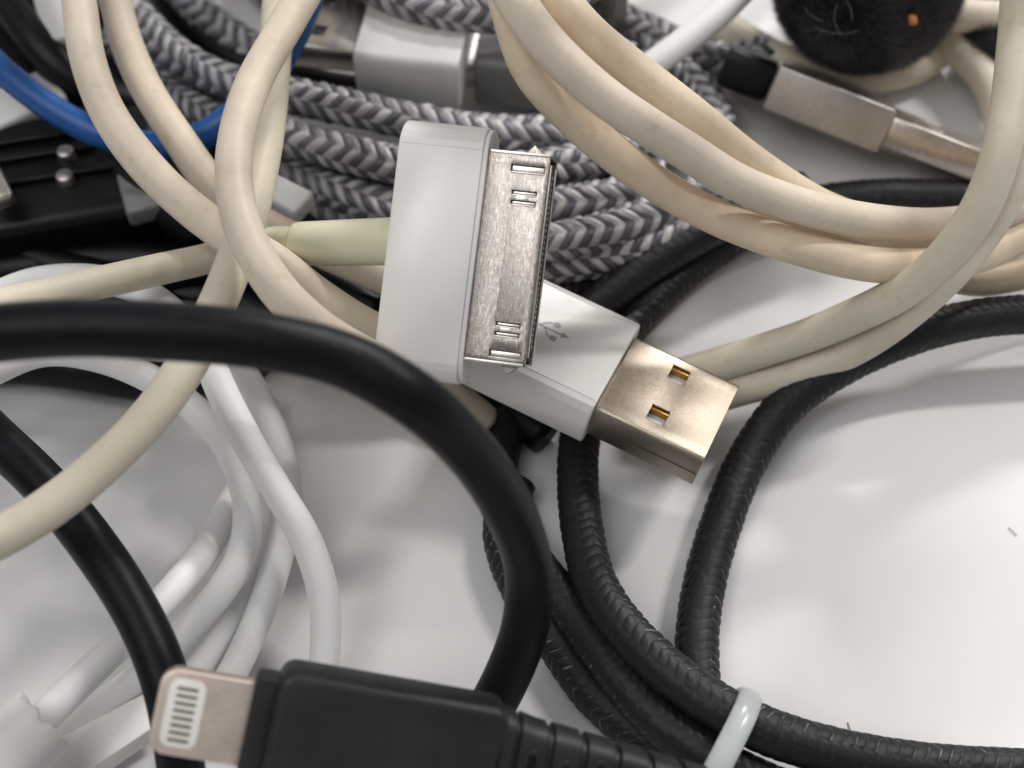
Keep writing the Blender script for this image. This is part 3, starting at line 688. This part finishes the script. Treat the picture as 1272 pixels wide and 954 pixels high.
# lint hairs and an orange fleck caught in the fur
def on_ball(pxx, pyy, lift=.9):
    d = (RC.T @ np.array([(pxx-636)/F, (477-pyy)/F, -1.0])); d /= np.linalg.norm(d); oc = CAM-fc; R_ = 12.4+lift
    b = oc.dot(d); disc = max(b*b-(oc.dot(oc)-R_*R_), 0); return CAM+d*(-b-math.sqrt(disc))-fc
for pts in ([(1012, 34), (1030, 41), (1050, 43), (1066, 38)], [(1040, 5), (1034, 20), (1036, 34), (1046, 44)], [(1000, 10), (1008, 22), (1022, 26)], [(1052, 2), (1062, 12), (1058, 26)]):
    o = sweep('lint_hair', [on_ball(x, y, 1.1+.25*q) for q, (x, y) in enumerate(pts)], .022, LINT, fb, seg=5, step=.3, world=True)
o = box('orange_fleck', on_ball(1134, 25, 1.4), (.55, .8, .4), RUST, fb, .35)
fl = fur_ball('fuzzy_lump', at(1252, 46, 6), 6.5, 9000, 2.2, 'small dark fuzzy lump at the right edge behind the cream runs', 'pompom', squash=.55)

# ---------------------------------------------------------------- dark clutter at the upper left
def adapter(loc, rot, h, label):
    t = thing('power_adapter', Matrix.Translation(Vector(loc)*S) @ Matrix.Rotation(math.radians(rot), 4, 'Z'), label, 'adapter')
    box('adapter_body', (0, 0, 0), h, BLACKD, t, 1.6); return t
ad = adapter(at(95, 235, 5), 12, (12, 9.5, 5), 'black power adapter block with two round metal pins under the blue cable')
for i, (x, y) in enumerate(((80, 186), (79, 216))):
    q = Vector(toL(ad.matrix_world, at(x, y, 11.5)))
    pn = extrude('round_pin', rrect(1.15, 1.15, 1.1, 6), 0, 5, ALU, ad, bev=.5); pn.rotation_euler = (0, math.radians(-90), 0); pn.location = (q-Vector((0, 0, 5.0)))*S
ad2 = adapter(at(20, 60, 5), -20, (11, 13, 5), 'black adapter block in the top left corner behind the blue cable')
ad3 = adapter(at(215, 215, 3.0), -30, (5, 7, 3), 'small black plug block beneath the leftmost cream cables')
box('ridge', (0, -2, 5.4), (9, .6, .5), BLACKD, ad, .3); box('ridge', (0, 2, 5.4), (9, .6, .5), BLACKD, ad, .3); box('ridge', (0, 5, 5.4), (9, .6, .5), BLACKD, ad, .3)
def piece(name, p, h, rot, mat, label, cat, tilt=0, r=.6):
    o = box(name, (0, 0, 0), h, mat, None, r); o.location = Vector(p)*S; o.rotation_euler = (tilt, 0, math.radians(rot)); return tag(o, label, cat)
piece('plug_end', at(75, 28, 12), (2.6, 5.5, 2.2), 20, GREYP, 'blurred pale grey plug end left of the leftmost cream cable at the top', 'connector')
piece('plug_end', at(28, 128, 9.5), (5.2, 3.4, 1.2), 35, GREYP, 'blurred grey plastic plug partly behind the left part of the blue cable', 'connector')
piece('plug_end', at(172, 236, 9), (2.2, 4.6, 1.5), 20, GREYD, 'small blurred grey plastic tip beneath the leftmost cream cable', 'connector')
piece('plug_end', at(352, 245, 10.5), (3.6, 2.0, 1.4), -32, GREYP, 'small grey plastic tab between the cream cables and the braided coil', 'connector')
piece('plug_end', at(-6, 232, 14), (1.6, 3.2, 1.2), 30, NICKELB, 'small metal plug tip cut by the left edge', 'connector')
lab = ['black cable crossing the dark area just above the yellowed strain relief', 'black cable lying low under the pale white arch at the left edge',
       'black cable lying under the long cream run at the left', 'black cable in the dark gap left of the flat white plug', 'thick black cable in the top left corner above the blue cable',
       'black cable under the crossing cream strands', 'black cable beneath the near black arch at the left']
for k, pts in enumerate((
    [(-60, 300, 2.6), (60, 290, 2.6), (180, 282, 2.6), (300, 300, 2.6), (400, 335, 2.6), (500, 390, 2.6)],
    [(-60, 455, 3), (20, 452, 3), (90, 458, 3), (160, 470, 3), (210, 475, 2.6), (260, 460, 2.6), (330, 420, 2.6)],
    [(-60, 350, 2.6), (60, 330, 2.6), (180, 325, 2.6), (300, 340, 2.6), (380, 375, 2.6), (470, 430, 2.6), (560, 480, 2.6)],
    [(330, 250, 2.6), (390, 300, 2.6), (440, 350, 2.6), (500, 410, 2.6), (600, 480, 2.6), (680, 540, 2.6)],
    [(-20, -40, 13), (20, 20, 13), (60, 70, 12), (110, 110, 9), (170, 130, 5), (230, 125, 3)],
    [(-60, 400, 2.6), (60, 390, 2.6), (180, 375, 2.6), (260, 370, 2.6), (340, 395, 2.6), (420, 440, 2.6), (500, 470, 2.6)],
    [(-60, 500, 2.6), (20, 490, 2.6), (80, 488, 2.6), (150, 500, 2.6), (190, 490, 2.6)])):
    if k == 6: continue
    top_cable('black_cable', pts, 2.6, BLACKD, lab[k])
for k, (pts, lb) in enumerate((([(140, 380, 2.6), (240, 330, 6), (330, 330, 6), (400, 350, 6), (470, 390, 5)], 'black cable bridging beneath the cream loop and the strain relief'),
                 ([(-60, 260, 3), (40, 320, 3), (140, 350, 3), (240, 400, 3), (330, 450, 2.6)], 'black cable running diagonally under the white arch at the left'))):
    top_cable('black_cable', pts, 2.5, BLACKD, lb)

for pts, lb in (([(-60, 70, 4), (0, 110, 4), (60, 140, 5), (130, 190, 8), (200, 250, 8), (250, 290, 5)], 'black cable passing under the lowest part of the blue cable'),
                ([(100, -60, 6), (112, 20, 5), (150, 120, 3), (230, 200, 3), (320, 280, 3), (420, 330, 3)], 'black cable between the cream strands and the braided coil at the upper left'),
                ([(180, -60, 2.6), (230, 20, 2.6), (300, 80, 2.6), (400, 110, 2.6), (520, 125, 2.6)], 'black cable low between the braided strands under the pale grey plug'),
                ([(250, 120, 2.6), (330, 180, 2.6), (430, 215, 2.6), (560, 232, 2.6), (680, 235, 2.6), (780, 220, 2.6)], 'black cable showing in the dark gap of the braided coil right of the flat plug'),
                ([(60, -60, 9), (52, 0, 9), (40, 60, 8), (20, 120, 6), (-20, 180, 4)], 'black cable hanging across the top left corner behind the grey plug end'),
                ([(-60, 180, 3), (30, 190, 4), (120, 170, 4), (200, 150, 3), (290, 150, 3)], 'black cable lying flat behind the sag of the blue cable')):
    top_cable('black_cable', pts, 2.7, BLACKD, lb)
# ---------------------------------------------------------------- hairs and specks on the table
top_cable('loose_hair', [(1053, 897, .12), (1055, 905, .2), (1058, 912, .12)], .06, GREYD, 'tiny dark hair on the bare white table at the lower right', 'hair', seg=6, step=.2)
top_cable('loose_hair', [(1253, 655, .12), (1258, 660, .3), (1263, 665, .12)], .05, GREYD, 'tiny curled hair on the white table at the right edge', 'hair', seg=6, step=.2)
